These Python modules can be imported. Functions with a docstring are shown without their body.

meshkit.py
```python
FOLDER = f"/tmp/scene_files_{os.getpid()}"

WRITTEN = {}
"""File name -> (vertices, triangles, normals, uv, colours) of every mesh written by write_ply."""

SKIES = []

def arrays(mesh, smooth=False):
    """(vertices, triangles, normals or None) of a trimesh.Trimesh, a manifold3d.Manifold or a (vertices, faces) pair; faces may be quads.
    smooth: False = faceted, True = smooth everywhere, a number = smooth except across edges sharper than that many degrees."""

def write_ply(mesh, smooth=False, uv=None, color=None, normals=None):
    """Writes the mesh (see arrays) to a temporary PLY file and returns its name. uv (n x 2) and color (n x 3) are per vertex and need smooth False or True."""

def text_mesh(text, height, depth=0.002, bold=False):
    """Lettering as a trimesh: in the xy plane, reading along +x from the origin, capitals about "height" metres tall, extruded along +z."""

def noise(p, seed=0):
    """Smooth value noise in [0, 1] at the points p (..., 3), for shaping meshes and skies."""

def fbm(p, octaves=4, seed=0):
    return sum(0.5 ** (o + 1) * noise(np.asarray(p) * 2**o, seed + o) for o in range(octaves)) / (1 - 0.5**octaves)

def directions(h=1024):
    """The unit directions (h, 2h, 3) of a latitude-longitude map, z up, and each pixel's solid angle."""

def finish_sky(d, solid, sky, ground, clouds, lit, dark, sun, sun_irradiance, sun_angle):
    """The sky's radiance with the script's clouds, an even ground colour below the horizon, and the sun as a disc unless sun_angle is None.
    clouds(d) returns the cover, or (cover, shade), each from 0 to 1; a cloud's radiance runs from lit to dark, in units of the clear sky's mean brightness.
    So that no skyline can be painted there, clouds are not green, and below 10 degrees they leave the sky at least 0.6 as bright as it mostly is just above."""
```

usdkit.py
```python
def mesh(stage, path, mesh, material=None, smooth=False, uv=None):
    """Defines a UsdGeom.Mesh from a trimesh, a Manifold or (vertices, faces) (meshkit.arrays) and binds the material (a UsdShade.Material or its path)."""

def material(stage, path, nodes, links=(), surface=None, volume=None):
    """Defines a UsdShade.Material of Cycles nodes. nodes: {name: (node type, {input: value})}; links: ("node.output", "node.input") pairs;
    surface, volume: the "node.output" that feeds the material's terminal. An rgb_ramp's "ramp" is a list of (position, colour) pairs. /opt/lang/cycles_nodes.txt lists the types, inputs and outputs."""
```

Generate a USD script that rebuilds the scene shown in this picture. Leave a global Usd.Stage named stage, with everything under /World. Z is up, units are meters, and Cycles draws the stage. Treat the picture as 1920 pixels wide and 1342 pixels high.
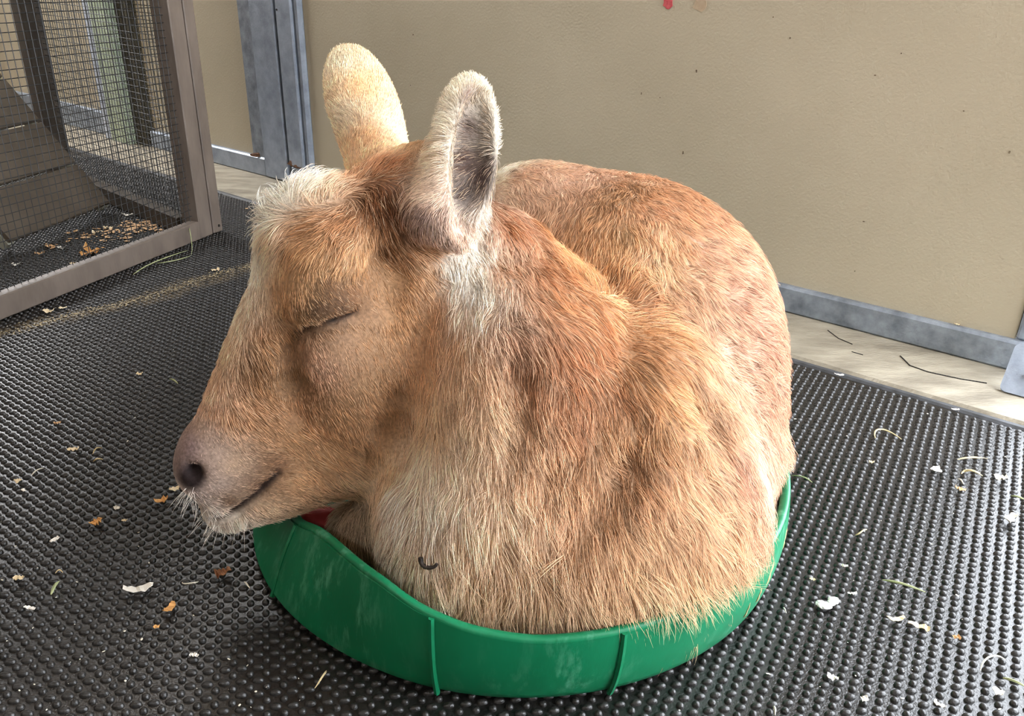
import math, random
import numpy as np, trimesh, manifold3d, usdkit, meshkit
from pxr import Usd, UsdGeom, UsdLux, UsdShade, Sdf, Gf, Vt
from scipy.spatial import cKDTree
from shapely.geometry import Polygon
rng = np.random.default_rng(7); random.seed(7)
stage = Usd.Stage.CreateInMemory()
UsdGeom.SetStageUpAxis(stage, 'Z'); UsdGeom.SetStageMetersPerUnit(stage, 1.0)
UsdGeom.Xform.Define(stage, '/World'); UsdGeom.Scope.Define(stage, '/World/Looks')

# ------------------------------------------------------------------ camera
W, H, FPX, CAM_Z = 1920, 1342, 1550.0, 0.5
PITCH, ROLL = math.radians(25), math.atan2(80, 3400)
F = np.array([0, math.cos(PITCH), -math.sin(PITCH)])
U0, R0 = np.array([0, math.sin(PITCH), math.cos(PITCH)]), np.array([1.0, 0, 0])
R = R0 * math.cos(ROLL) + U0 * math.sin(ROLL); U = U0 * math.cos(ROLL) - R0 * math.sin(ROLL)
C = np.array([0, 0, CAM_Z])
cam = UsdGeom.Camera.Define(stage, '/World/camera')
m4 = np.eye(4); m4[0, :3], m4[1, :3], m4[2, :3], m4[3, :3] = R, U, -F, C
cam.AddTransformOp().Set(Gf.Matrix4d(m4.tolist()))
cam.CreateHorizontalApertureAttr(36.0); cam.CreateVerticalApertureAttr(36.0 * H / W)
cam.CreateFocalLengthAttr(36.0 * FPX / W)
cam.CreateClippingRangeAttr(Gf.Vec2f(0.02, 200))
cam.CreateExposureAttr(0.04)
# ------------------------------------------------------------------ daylight: overcast sky, seen through the shed's openings
dome = UsdLux.DomeLight.Define(stage, '/World/sky')
dome.CreateColorAttr(Gf.Vec3f(0.88, 0.93, 1.0)); dome.CreateIntensityAttr(4.4)
# two added area lights, unseen high in the left corner, to brighten the forehead
BW_S, BW_Z = (-3.1, -1.35), (1.5, 2.1)                         # in the back wall: extent along the wall and height
LW_S, LW_O, LW_Z = -3.3, (0.02, 0.95), (1.45, 2.1)              # in the left wall: place along the back wall, extent out from it, height
def added_light(path, x_axis, back, centre, w, h, watt):
    """a rect light that shines along -back"""
    q = UsdLux.RectLight.Define(stage, path); mw = np.eye(4); mw[0, :3], mw[1, :3], mw[2, :3], mw[3, :3] = x_axis, (0, 0, 1), back, centre
    q.AddTransformOp().Set(Gf.Matrix4d(mw.tolist())); q.CreateWidthAttr(w); q.CreateHeightAttr(h)
    q.CreateColorAttr(Gf.Vec3f(0.99, 0.98, 0.97)); q.CreateIntensityAttr(watt)
def shed(s, o, z): return (0.445 + 0.781 * s - 0.625 * o, 1.267 - 0.625 * s - 0.781 * o, z)
added_light('/World/added_light_back', (-0.781, 0.625, 0), (0.625, 0.781, 0), shed(sum(BW_S) / 2, -.02, sum(BW_Z) / 2), BW_S[1] - BW_S[0], BW_Z[1] - BW_Z[0], 10)
added_light('/World/added_light_left', (-0.625, -0.781, 0), (-0.781, 0.625, 0), shed(LW_S, sum(LW_O) / 2, sum(LW_Z) / 2), LW_O[1] - LW_O[0], LW_Z[1] - LW_Z[0], 42)
# ------------------------------------------------------------------ helpers
def unit(v): v = np.asarray(v, float); return v / np.linalg.norm(v)
def ray(px, py): return F + R * (px - W / 2) / FPX - U * (py - H / 2) / FPX
def P(px, py, d): return C + ray(px, py) * d
def PF(px, py, z=0.0): r = ray(px, py); return C + r * ((z - CAM_Z) / r[2])
def proj(p):
    v = np.asarray(p) - C; d = v @ F
    return np.stack([W / 2 + FPX * (v @ R) / d, H / 2 - FPX * (v @ U) / d, d], -1)
def lin(c):
    c = np.asarray(c, float) / 255
    return np.where(c <= 0.04045, c / 12.92, ((c + 0.055) / 1.055) ** 2.4)
taken = {}
def numbered(parent, name):
    key = (str(parent), name); k = taken.get(key, 0); taken[key] = k + 1
    return f'{parent}/{name}' + (f'_{k:03d}' if k else '')
def path_of(parent): return '/World' if parent is None else str(parent.GetPath())
def tag(prim, label=None, cat=None, group=None, kind=None):
    prim = prim.GetPrim() if hasattr(prim, 'GetPrim') else prim
    for k, v in (('label', label), ('category', cat), ('group', group), ('kind', kind)):
        if v: prim.SetCustomDataByKey(k, v)
    return prim
def obj(name, mesh, material, parent=None, smooth=30, **kw):
    m = usdkit.mesh(stage, numbered(path_of(parent), name), mesh, material, smooth=smooth)
    return tag(m, **kw)
def thing(name, label, cat=None, group=None, kind=None, loc=(0, 0, 0)):
    x = UsdGeom.Xform.Define(stage, numbered('/World', name))
    x.AddTranslateOp().Set(Gf.Vec3d(*map(float, loc)))
    return tag(x, label, cat, group, kind)
def frame_box(o, ex, ey, ez, lo, hi, bevel=0.0015):
    """a box from lo to hi in the frame (o; ex, ey, ez), edges chamfered"""
    lo, hi = np.asarray(lo, float), np.asarray(hi, float); b = min(bevel, *(hi - lo) * 0.45)
    pts = []
    for sx, sy, sz in np.ndindex(2, 2, 2):
        c = np.where([sx, sy, sz], hi, lo); s = np.where([sx, sy, sz], -1, 1)
        for k in range(3):
            q = c.copy()
            for j in range(3):
                if j != k: q[j] += s[j] * b
            pts.append(q)
    h = trimesh.convex.convex_hull(np.array(pts))
    v = np.asarray(o) + h.vertices @ np.stack([ex, ey, ez])
    f = h.faces if np.linalg.det(np.stack([ex, ey, ez])) > 0 else h.faces[:, ::-1]
    return trimesh.Trimesh(v, f, process=False)
def tube(points, r, sides=6, taper=None):
    p = np.asarray(points, float); n = len(p); rr = np.broadcast_to(r, (n,)).astype(float)
    t = np.gradient(p, axis=0); t /= np.linalg.norm(t, axis=1, keepdims=True) + 1e-12
    up = np.array([0.0, 0, 1]) if abs(t[:, 2]).mean() < 0.8 else np.array([1.0, 0, 0])
    a = np.cross(t, up); a /= np.linalg.norm(a, axis=1, keepdims=True) + 1e-12; b = np.cross(a, t)
    an = np.arange(sides) * 2 * np.pi / sides
    v = (p[:, None] + rr[:, None, None] * (np.cos(an)[None, :, None] * a[:, None] + np.sin(an)[None, :, None] * b[:, None])).reshape(-1, 3)
    f = []
    for i in range(n - 1):
        for j in range(sides):
            k = (j + 1) % sides; A, B, Cc, D = i * sides + j, i * sides + k, (i + 1) * sides + k, (i + 1) * sides + j
            f += [[A, B, Cc], [A, Cc, D]]
    for j in range(1, sides - 1): f += [[0, j + 1, j], [(n - 1) * sides, (n - 1) * sides + j, (n - 1) * sides + j + 1]]
    m = trimesh.Trimesh(v, f, process=False)
    if m.volume < 0: m.invert()
    return m
def spline(pts, n):
    from scipy.interpolate import CubicSpline
    pts = np.asarray(pts, float); return CubicSpline(np.arange(len(pts)), pts)(np.linspace(0, len(pts) - 1, n))
def cat(ms): return trimesh.util.concatenate(ms)

# ------------------------------------------------------------------ materials
def mat(name, nodes, links=(), surface='p.BSDF'): return usdkit.material(stage, f'/World/Looks/{name}', nodes, links, surface=surface)
def noisy(name, c1, c2, scale=20, rough=0.6, bump=0.0, bscale=None, metallic=0.0, detail=5, spec=0.5, lo=0.35, hi=0.65, stretch=(1, 1, 1)):
    n = {'g': ('geometry', {}), 'mp': ('mapping', {'scale': stretch}), 'n': ('noise_texture', {'scale': scale, 'detail': detail, 'roughness': 0.6}),
         'r': ('rgb_ramp', {'ramp': [(lo, lin(c1)), (hi, lin(c2))]}), 'p': ('principled_bsdf', {'roughness': rough, 'metallic': metallic, 'specular_ior_level': spec})}
    l = [('g.position', 'mp.vector'), ('mp.vector', 'n.vector'), ('n.fac', 'r.fac'), ('r.color', 'p.base_color')]
    if bump:
        n['n2'] = ('noise_texture', {'scale': bscale or scale * 4, 'detail': 3}); n['b'] = ('bump', {'strength': 1.0, 'distance': bump})
        l += [('mp.vector', 'n2.vector'), ('n2.fac', 'b.height'), ('b.normal', 'p.normal')]
    return mat(name, n, l)
# ------------------------------------------------------------------ the shed: wall frame (s along the wall, out towards the room, z)
W0, WU, WN, EZ = np.array([0.445, 1.267, 0]), unit([0.781, -0.625, 0]), unit([-0.625, -0.781, 0]), np.array([0, 0, 1.0])
def WP(s, out, z): return W0 + WU * s + WN * out + EZ * z
def wbox(s, o, z, bevel=0.0015): return frame_box(W0, WU, WN, EZ, (s[0], o[0], z[0]), (s[1], o[1], z[1]), bevel)

concrete = noisy('concrete', (150, 142, 128), (186, 178, 160), 14, 0.8, 0.002, 160)
curb_mat = noisy('curb_concrete', (124, 116, 101), (166, 158, 140), 9, 0.75, 0.0015, 120, stretch=(1, 3, 1))
paint = mat('cream_wall_paint', {
    'g': ('geometry', {}), 'n': ('noise_texture', {'scale': 3.0, 'detail': 4}), 'r': ('rgb_ramp', {'ramp': [(0.3, lin((174, 163, 140))), (0.7, lin((186, 175, 152)))]}),
    'n2': ('noise_texture', {'scale': 240, 'detail': 3, 'roughness': 0.5}), 'b': ('bump', {'strength': 0.6, 'distance': 0.0009}), 'p': ('principled_bsdf', {'roughness': 0.5, 'specular_ior_level': 0.4})},
    [('g.position', 'n.vector'), ('n.fac', 'r.fac'), ('r.color', 'p.base_color'), ('g.position', 'n2.vector'), ('n2.fac', 'b.height'), ('b.normal', 'p.normal')])
galv = noisy('galvanised_steel', (132, 142, 156), (172, 182, 196), 26, 0.45, 0.0004, 300, metallic=0.35, detail=8, lo=0.3, hi=0.7)
galv_dull = noisy('weathered_galvanised_steel', (104, 111, 120), (160, 169, 180), 32, 0.5, 0.0005, 240, metallic=0.35, detail=8, lo=0.3, hi=0.7)
rust = noisy('rust', (84, 56, 42), (128, 96, 74), 90, 0.9, 0.002, 300)
dark = noisy('dark_gap', (28, 26, 24), (44, 40, 36), 40, 0.9)

floor = obj('floor', frame_box(np.zeros(3), [1, 0, 0], [0, 1, 0], EZ, (-5, -4, -0.12), (5, 7, -0.012)), concrete, kind='structure')
roof_mat = noisy('roof_boards', (120, 104, 84), (150, 132, 108), 8, 0.8)
roof = obj('ceiling', wbox((-3.4, 1.9), (-0.25, 2.96), (2.2, 2.26)), roof_mat, kind='structure')
boards = noisy('shed_boards', (112, 98, 82), (140, 124, 104), 8, 0.75, 0.001, 60, stretch=(1, 1, 5))
obj('added_wall_front', wbox((-3.6, 1.9), (2.9, 2.96), (-0.012, 2.0)), boards, kind='structure')  # unseen wall added behind the camera to cut the fill light
obj('added_wall_right', wbox((1.84, 1.9), (0.95, 2.9), (-0.012, 2.2)), boards, kind='structure')  # unseen partial wall added to weaken the light from the right
left = thing('added_wall_left', 'unseen boarded left wall added for shade, open around an added light', kind='structure')  # unseen wall added to darken the cage and the panels behind it
for o_, z_ in (((LW_O[1], 2.9), (-0.012, 2.2)), ((-.05, LW_O[1]), (-0.012, LW_Z[0])), ((-.05, LW_O[1]), (LW_Z[1], 2.2))): obj('board_section', wbox((LW_S - .08, LW_S - .02), o_, z_), boards, left)
wall = thing('wall_back', 'textured cream painted wall panels of the shed behind the goat', kind='structure')
obj('panel', wbox((-1.214, 0.326), (-0.045, -0.012), (0.0, 2.2)), paint, wall)
obj('panel', wbox((-1.97, -1.459), (-0.045, -0.014), (0.0, 1.48)), paint, wall)
obj('panel', wbox((-3.6, -2.2), (-0.045, -0.014), (0.0, 1.48)), paint, wall)
def wall_blob(px, py, w, h, seed, n=14, out=-0.0118):
    """a thin irregular flake on the wall face where the photo shows a mark"""
    r = ray(px, py); t = ((W0 + WN * out - C) @ WN) / (r @ WN); p = C + r * t
    g = np.random.default_rng(seed); a = np.linspace(0, 2 * np.pi, n, endpoint=False); k = 0.65 + 0.35 * g.random(n)
    m = trimesh.creation.extrude_polygon(Polygon(np.stack([np.cos(a) * w * k, np.sin(a) * h * k], 1)), 0.0008)
    return trimesh.Trimesh(p + m.vertices @ np.stack([WU, EZ, WN]), m.faces, process=False)
red_paint = noisy('red_paint', (176, 58, 66), (205, 96, 100), 200, 0.6)
speck = noisy('dirt_speck', (78, 66, 54), (124, 110, 88), 120, 0.9)
obj('red_paint_mark', wall_blob(1253, 5, 0.011, 0.012, 3), red_paint, wall, label='small red paint smear')
for i, (px, py, w, h) in enumerate([(1306, 133, .0022, .004), (1450, 32, .0017, .0017), (1482, 71, .0022, .0022), (1641, 141, .002, .002), (1281, 286, .002, .005), (1203, 175, .0015, .0035),
        (1238, 183, .0015, .0015), (775, 65, .0018, .003), (1395, 437, .0016, .0016), (1690, 100, .0016, .0016), (1620, 415, .003, .0014), (1807, 208, .0016, .0016), (1893, 285, .002, .003), (1603, 508, .0014, .0014), (770, 160, .0015, .0015)]):
    obj('dirt_speck', wall_blob(px, py, w * .75, h * .75, 20 + i, 9), speck, wall)
stain = noisy('faint_wall_stain', (170, 148, 122), (186, 166, 138), 60, 0.6)
obj('paint_stain', wall_blob(1312, 8, 0.013, 0.012, 5, 16, -0.0120), stain, wall)

rail = thing('baseboard_back', 'galvanised steel channel running along the foot of the cream wall', kind='structure')
obj('rail_segment', wbox((-1.296, 0.372), (-0.030, 0.0), (0.003, 0.048), 0.004), galv_dull, rail)
obj('rail_segment', wbox((-1.97, -1.401), (-0.030, 0.0), (0.003, 0.052), 0.004), galv, rail)
obj('rail_segment', wbox((-3.6, -2.2), (-0.030, 0.0), (0.003, 0.075), 0.004), galv, rail)
up = thing('trim_1', 'pair of galvanised steel uprights with a black gap between the wall panels', kind='structure')
obj('upright', wbox((-1.458, -1.402), (-0.03, -0.004), (0.05, 2.2), 0.002), galv_dull, up)
obj('upright', wbox((-1.400, -1.305), (-0.03, 0.004), (0.006, 2.2), 0.003), galv, up)
obj('upright', wbox((-1.296, -1.238), (-0.03, 0.004), (0.05, 2.2), 0.003), galv, up)
obj('upright', wbox((-1.236, -1.214), (-0.03, -0.001), (0.05, 2.2), 0.006), galv, up)
obj('gap', wbox((-1.310, -1.290), (-0.04, -0.02), (0.0, 2.2)), dark, up)
def lump(c, r, seed, sq=(1, 1, 1)):
    m = trimesh.creation.icosphere(2); v = m.vertices * (0.7 + 0.6 * meshkit.noise(m.vertices * 2.2 + seed, seed)[:, None]) * r * np.asarray(sq)
    return trimesh.Trimesh(c + v, m.faces, process=False)
obj('rust_patch', lump(WP(-1.282, 0.0, 0.056), 0.009, 2, (1.5, .3, .8)), rust, up)
obj('rust_patch', lump(WP(-1.262, 0.0, 0.052), 0.007, 4, (1.6, .3, .7)), rust, up)
obj('rust_patch', lump(WP(-1.432, -0.003, 0.056), 0.008, 6, (2.8, .3, .6)), rust, up)
obj('bolt_head', lump(WP(-1.288, 0.004, 0.41), 0.0022, 8), dark, up)
jamb = obj('trim_3', wbox((0.327, 0.345), (-0.05, -0.008), (0.049, 2.2), 0.003), galv_dull, kind='structure', label='galvanised steel jamb of the doorway at the right end of the wall')
posts = thing('trim_2', 'galvanised steel post in a painted-on lit tone and pale green timber post on the wall behind the cage', kind='structure')
obj('steel_post', wbox((-2.205, -2.155), (-0.03, 0.02), (0.0, 2.2), 0.003), noisy('lit_steel_tone', (176, 186, 204), (206, 214, 228), 20, 0.5, metallic=0.2), posts)  # galvanised steel; the light falling on it is put into the pale colour
obj('timber_post', wbox((-2.15, -2.05), (-0.05, 0.03), (0.0, 2.2), 0.004), noisy('pale_green_timber', (150, 164, 140), (176, 186, 160), 12, 0.7, 0.001, stretch=(6, 6, 1)), posts)
obj('timber_post', wbox((-2.045, -1.972), (-0.05, 0.005), (0.0, 2.2), 0.004), noisy('dark_timber', (52, 47, 34), (70, 64, 48), 12, 0.8, 0.001, stretch=(6, 6, 1)), posts)
curb = obj('concrete_curb', wbox((-3.6, 0.95), (-0.05, 0.158), (-0.03, 0.004), 0.004), curb_mat, kind='structure', label='long pale concrete curb between the wall rail and the rubber mat')
crack = wbox((0, 0.001), (0, 0.001), (0, 0.001))
def on_curb(px, py): return PF(px, py, 0.0046)
obj('curb_crack', cat([tube([on_curb(*q) for q in pl], r, 5) for pl, r in (([(1552, 619), (1572, 634), (1598, 645)], .0007), ([(1688, 667), (1706, 685), (1740, 697), (1800, 710), (1850, 718)], .0009), ([(1597, 659), (1618, 665)], .0006))]), dark, curb, label='thin dark crack lines')

plate = thing('steel_bracket', 'rounded galvanised steel plate bolted over the rail at the right edge', 'bracket')
o = PF(1926, 720, 0.0)
ps = (WP(0, 0, 0) - W0)
pl = Polygon([(-0.028, -0.035), (0.05, -0.035), (0.05, 0.035), (-0.028, 0.035)]).buffer(-0.008).buffer(0.008, 6)
pm = trimesh.creation.extrude_polygon(pl, 0.007)
sb = (PF(1922, 720) - W0) @ WU
obj('plate', trimesh.Trimesh(WP(sb + 0.005, 0.056, 0.030) + pm.vertices @ np.stack([WU, unit(EZ * 0.8 - WN * 0.6), unit(WN * 0.8 + EZ * 0.6)]), pm.faces, process=False), galv, plate)
obj('bolt', lump(WP(sb + 0.006, 0.064, 0.029), 0.007, 5, (1, 1, .8)), galv, plate)

# ------------------------------------------------------------------ rubber mat with moulded studs
def dirt_nodes(c1, c2, rough, dirt=(112, 96, 70)):
    a, b = PF(-40, 650), PF(470, 500); d = (b - a); L = np.linalg.norm(d); d = d / L; ang = math.atan2(d[1], d[0])
    return ({'g': ('geometry', {}), 'n': ('noise_texture', {'scale': 60, 'detail': 5}), 'r': ('rgb_ramp', {'ramp': [(0.3, lin(c1)), (0.7, lin(c2))]}),
        'mp': ('mapping', {'mapping_type': 'texture', 'location': a, 'rotation': (0, 0, ang)}), 'nd': ('noise_texture', {'scale': 5, 'detail': 3}),
        'sx': ('separate_xyz', {}), 'ad': ('math', {'math_type': 'multiply_add', 'value2': 0.16, 'value3': -0.08}), 'sum': ('math', {'math_type': 'add'}),
        'ab': ('math', {'math_type': 'absolute'}), 'mr': ('map_range', {'from_min': 0.004, 'from_max': 0.028, 'to_min': 1.0, 'to_max': 0.0, 'clamp': True}),
        'ng': ('noise_texture', {'scale': 120, 'detail': 4}), 'gr': ('map_range', {'from_min': 0.35, 'from_max': 0.6, 'to_min': 0.0, 'to_max': 0.95, 'clamp': True}), 'mm': ('math', {'math_type': 'multiply'}),
        'mx': ('mix', {'color2': lin(dirt)}), 'nb': ('noise_texture', {'scale': 420, 'detail': 3}), 'b': ('bump', {'strength': 0.6, 'distance': 0.0008}),
        'p': ('principled_bsdf', {'roughness': rough, 'specular_ior_level': 0.6})},
        [('g.position', 'n.vector'), ('n.fac', 'r.fac'), ('g.position', 'mp.vector'), ('mp.vector', 'sx.vector'), ('g.position', 'nd.vector'), ('nd.fac', 'ad.value1'), ('sx.y', 'sum.value1'), ('ad.value', 'sum.value2'),
         ('sum.value', 'ab.value1'), ('ab.value', 'mr.value'), ('g.position', 'ng.vector'), ('ng.fac', 'gr.value'), ('mr.result', 'mm.value1'), ('gr.result', 'mm.value2'), ('mm.value', 'mx.fac'), ('r.color', 'mx.color1'),
         ('mx.color', 'p.base_color'), ('g.position', 'nb.vector'), ('nb.fac', 'b.height'), ('b.normal', 'p.normal')])
rubber = mat('black_rubber', *dirt_nodes((20, 19, 18), (38, 36, 35), 0.30))
stud_rubber = mat('stud_rubber', *dirt_nodes((26, 25, 24), (40, 38, 36), 0.40, (92, 80, 60)))
matx = thing('rubber_mat', 'black rubber stable mat with rows of small moulded studs', 'mat')
S0, S1, O0, O1 = -3.15, 1.4, 0.172, 2.0
obj('mat_sheet', wbox((S0, S1), (O0, O1), (-0.012, 0.0), 0.003), rubber, matx)
obj('mat_edge', wbox((S0, S1), (0.159, O0 - 0.0005), (-0.012, 0.002), 0.003), noisy('edge_rubber', (52, 53, 55), (78, 80, 84), 40, 0.6), matx)
def stud_mesh(ax, ay, hgt):
    rings, sides, v, f = [(1.0, 0.0), (0.86, 0.6), (0.55, 0.93), (0.0, 1.0)], 10, [], []
    for k, (q, z) in enumerate(rings[:-1]):
        for j in range(sides): a = 2 * math.pi * j / sides; v.append((ax * q * math.cos(a), ay * q * math.sin(a), hgt * z - 0.0004))
    v.append((0, 0, hgt)); n = len(rings) - 1
    for k in range(n - 1):
        for j in range(sides): A, B = k * sides + j, k * sides + (j + 1) % sides; f += [[A, B, B + sides], [A, B + sides, A + sides]]
    for j in range(sides): f.append([(n - 1) * sides + j, (n - 1) * sides + (j + 1) % sides, n * sides])
    return trimesh.Trimesh(v, f, process=False)
pi = UsdGeom.PointInstancer.Define(stage, '/World/rubber_mat/studs'); tag(pi, 'small moulded rubber studs, round and oval in alternate rows', kind='stuff')
usdkit.mesh(stage, '/World/rubber_mat/studs/oval_stud', stud_mesh(0.0048, 0.0031, 0.0030), stud_rubber, smooth=True)
usdkit.mesh(stage, '/World/rubber_mat/studs/round_stud', stud_mesh(0.0033, 0.0033, 0.0032), stud_rubber, smooth=True)
pi.CreatePrototypesRel().SetTargets([Sdf.Path('/World/rubber_mat/studs/oval_stud'), Sdf.Path('/World/rubber_mat/studs/round_stud')])
ea, eb = np.array([0.0125, 0.0018, 0]), np.array([-0.0019, 0.0066, 0])
I, J = np.meshgrid(np.arange(-150, 150), np.arange(-160, 320), indexing='ij'); I, J = I.ravel(), J.ravel()
pp = np.array([0.3136, 0.5306, 0]) + (I + 0.5 * (J % 2))[:, None] * ea + J[:, None] * eb
v = pp - C; dd = v @ F; ix, iy = W / 2 + FPX * (v @ R) / dd, H / 2 - FPX * (v @ U) / dd
oo = (pp - W0) @ WN
ok = (dd > 0.1) & (ix > -420) & (ix < W + 420) & (iy < H + 300) & (oo > O0 + 0.006) & (oo < O1 - 0.01) & (np.hypot(pp[:, 0] - .005, pp[:, 1] - .718) > 0.2) & (pp[:, 1] < 2.35)
pp, J = pp[ok], J[ok]
pi.CreatePositionsAttr(Vt.Vec3fArray.FromNumpy(pp.astype(np.float32)))
pi.CreateProtoIndicesAttr(Vt.IntArray.FromNumpy((J % 2).astype(np.int32)))
ang = math.atan2(ea[1], ea[0]); pi.CreateOrientationsAttr(Vt.QuathArray([Gf.Quath(math.cos(ang / 2), 0, 0, math.sin(ang / 2))] * len(pp)))
print('studs', len(pp))

# ------------------------------------------------------------------ wire cage at the left
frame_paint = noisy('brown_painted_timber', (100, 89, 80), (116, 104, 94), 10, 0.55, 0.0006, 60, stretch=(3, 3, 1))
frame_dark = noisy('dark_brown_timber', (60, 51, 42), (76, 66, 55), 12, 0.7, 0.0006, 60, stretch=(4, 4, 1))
wire_mat = mat('black_wire', {'p': ('principled_bsdf', {'base_color': lin((40, 40, 40)), 'roughness': 0.55, 'metallic': 0.0})})
K = PF(419, 435); FX = unit(PF(0, 606) - K); FNN = unit([-FX[1], FX[0], 0]);  FNN = FNN if FNN @ (C - K) > 0 else -FNN
SDIR = unit([-0.74, 0.67, 0]); SN = unit([-SDIR[1], SDIR[0], 0]); SN = SN if SN @ np.array([1, 0.5, 0]) > 0 else -SN
d1, d2 = (PF(401, 442) - K) @ FX, (PF(374, 451) - K) @ FX
d3 = d2 + 0.02
cage = thing('wire_cage', 'brown timber framed cage with black square wire mesh', 'cage')
fb = lambda s, o, z, b=0.002: frame_box(K, FX, FNN, EZ, (s[0], o[0], z[0]), (s[1], o[1], z[1]), b)
sbx = lambda s, o, z, b=0.002: frame_box(K + FX * (d1 + 0.01) - FNN * 0.03, SDIR, SN, EZ, (s[0], o[0], z[0]), (s[1], o[1], z[1]), b)
obj('post', fb((0.0, d1 - 0.0015), (-0.03, 0.0), (0.0035, 0.62)), frame_paint, cage)
obj('post', fb((d1 + 0.0015, d2), (-0.042, 0.0), (0.0035, 0.62)), frame_paint, cage)
obj('bottom_rail', fb((d2 + 0.0005, 1.25), (-0.022, 0.0), (0.0035, 0.040)), frame_paint, cage)
obj('post', fb((1.25, 1.31), (-0.042, 0.0), (0.0035, 0.62)), frame_paint, cage)
obj('top_rail', fb((d1, 1.31), (-0.042, 0.0), (0.62, 0.67)), frame_paint, cage)
SL = 0.60
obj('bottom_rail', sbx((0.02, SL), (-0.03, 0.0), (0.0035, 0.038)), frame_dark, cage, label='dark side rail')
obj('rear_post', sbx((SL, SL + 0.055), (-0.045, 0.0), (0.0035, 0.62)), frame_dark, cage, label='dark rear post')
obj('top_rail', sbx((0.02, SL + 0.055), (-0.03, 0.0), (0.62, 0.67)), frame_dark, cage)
obj('screw', lump(K + FX * 0.012 + FNN * 0.0005 + EZ * 0.017, 0.0026, 3), dark, cage)
def wire_panel(org, ex, L, z0, z1, pitch=0.0127, r=0.0007, seed=0):
    ms, g = [], np.random.default_rng(seed)
    for k in range(int(L / pitch)):
        x = (k + 0.5) * pitch; ms.append(tube([org + ex * x + EZ * z0, org + ex * x + EZ * z1], r, 4))
    for k in range(int((z1 - z0) / pitch)):
        z = z0 + (k + 0.5) * pitch; ms.append(tube([org + EZ * z, org + ex * L + EZ * z], r, 4))
    return cat(ms)
obj('wire_mesh', wire_panel(K + FX * d2 - FNN * 0.016, FX, 1.25 - d2, 0.03, 0.62), wire_mat, cage, label='black half inch wire mesh across the front', kind='stuff')
obj('wire_mesh', wire_panel(K + FX * (d1 + 0.01) - FNN * 0.03 + SDIR * 0.03 - SN * 0.012, SDIR, SL - 0.03, 0.03, 0.62), wire_mat, cage, label='black half inch wire mesh along the side', kind='stuff')

obj('added_shade_panel', frame_box(K + EZ * 0.672, FX, SDIR, EZ, (-0.02, -0.02, 0), (1.33, SL + 0.08, 0.015)), frame_dark, cage)  # unseen top added to keep the inside of the cage dark
ramp = thing('ramp', 'brown plank ramp standing inside the wire cage', 'ramp')
A, B = PF(215, 402), PF(30, 478); E1 = unit(B - A); hh = np.array([E1[1], -E1[0], 0]); hh = hh if hh[0] < 0 else -hh
G = unit(hh * 0.2125 + EZ * 0.272); GN = np.cross(E1, G); GN = GN if GN[2] > 0 else -GN
rw = np.linalg.norm(B - A)
ramp_paint = noisy('brown_ramp_boards', (82, 72, 60), (98, 87, 74), 10, 0.6, 0.0006, 80)
rb = lambda e, g, n, b=0.002: frame_box(A + EZ * 0.027, E1, G, GN, (e[0], g[0], n[0]), (e[1], g[1], n[1]), b)
for k in range(5): obj('plank', rb((0.004, rw), (0.002 + 0.107 * k, 0.103 + 0.107 * k), (-0.012, 0.0)), ramp_paint, ramp)
for e in (0.0, rw - 0.016): obj('stringer', rb((e, e + 0.016), (0.0, 0.56), (-0.034, -0.0125)), noisy('pale_stringer' + str(int(e * 1e3)), (134, 132, 118), (152, 150, 134), 20, 0.7), ramp)
tp = A + G * 0.5 + EZ * 0.0
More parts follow.
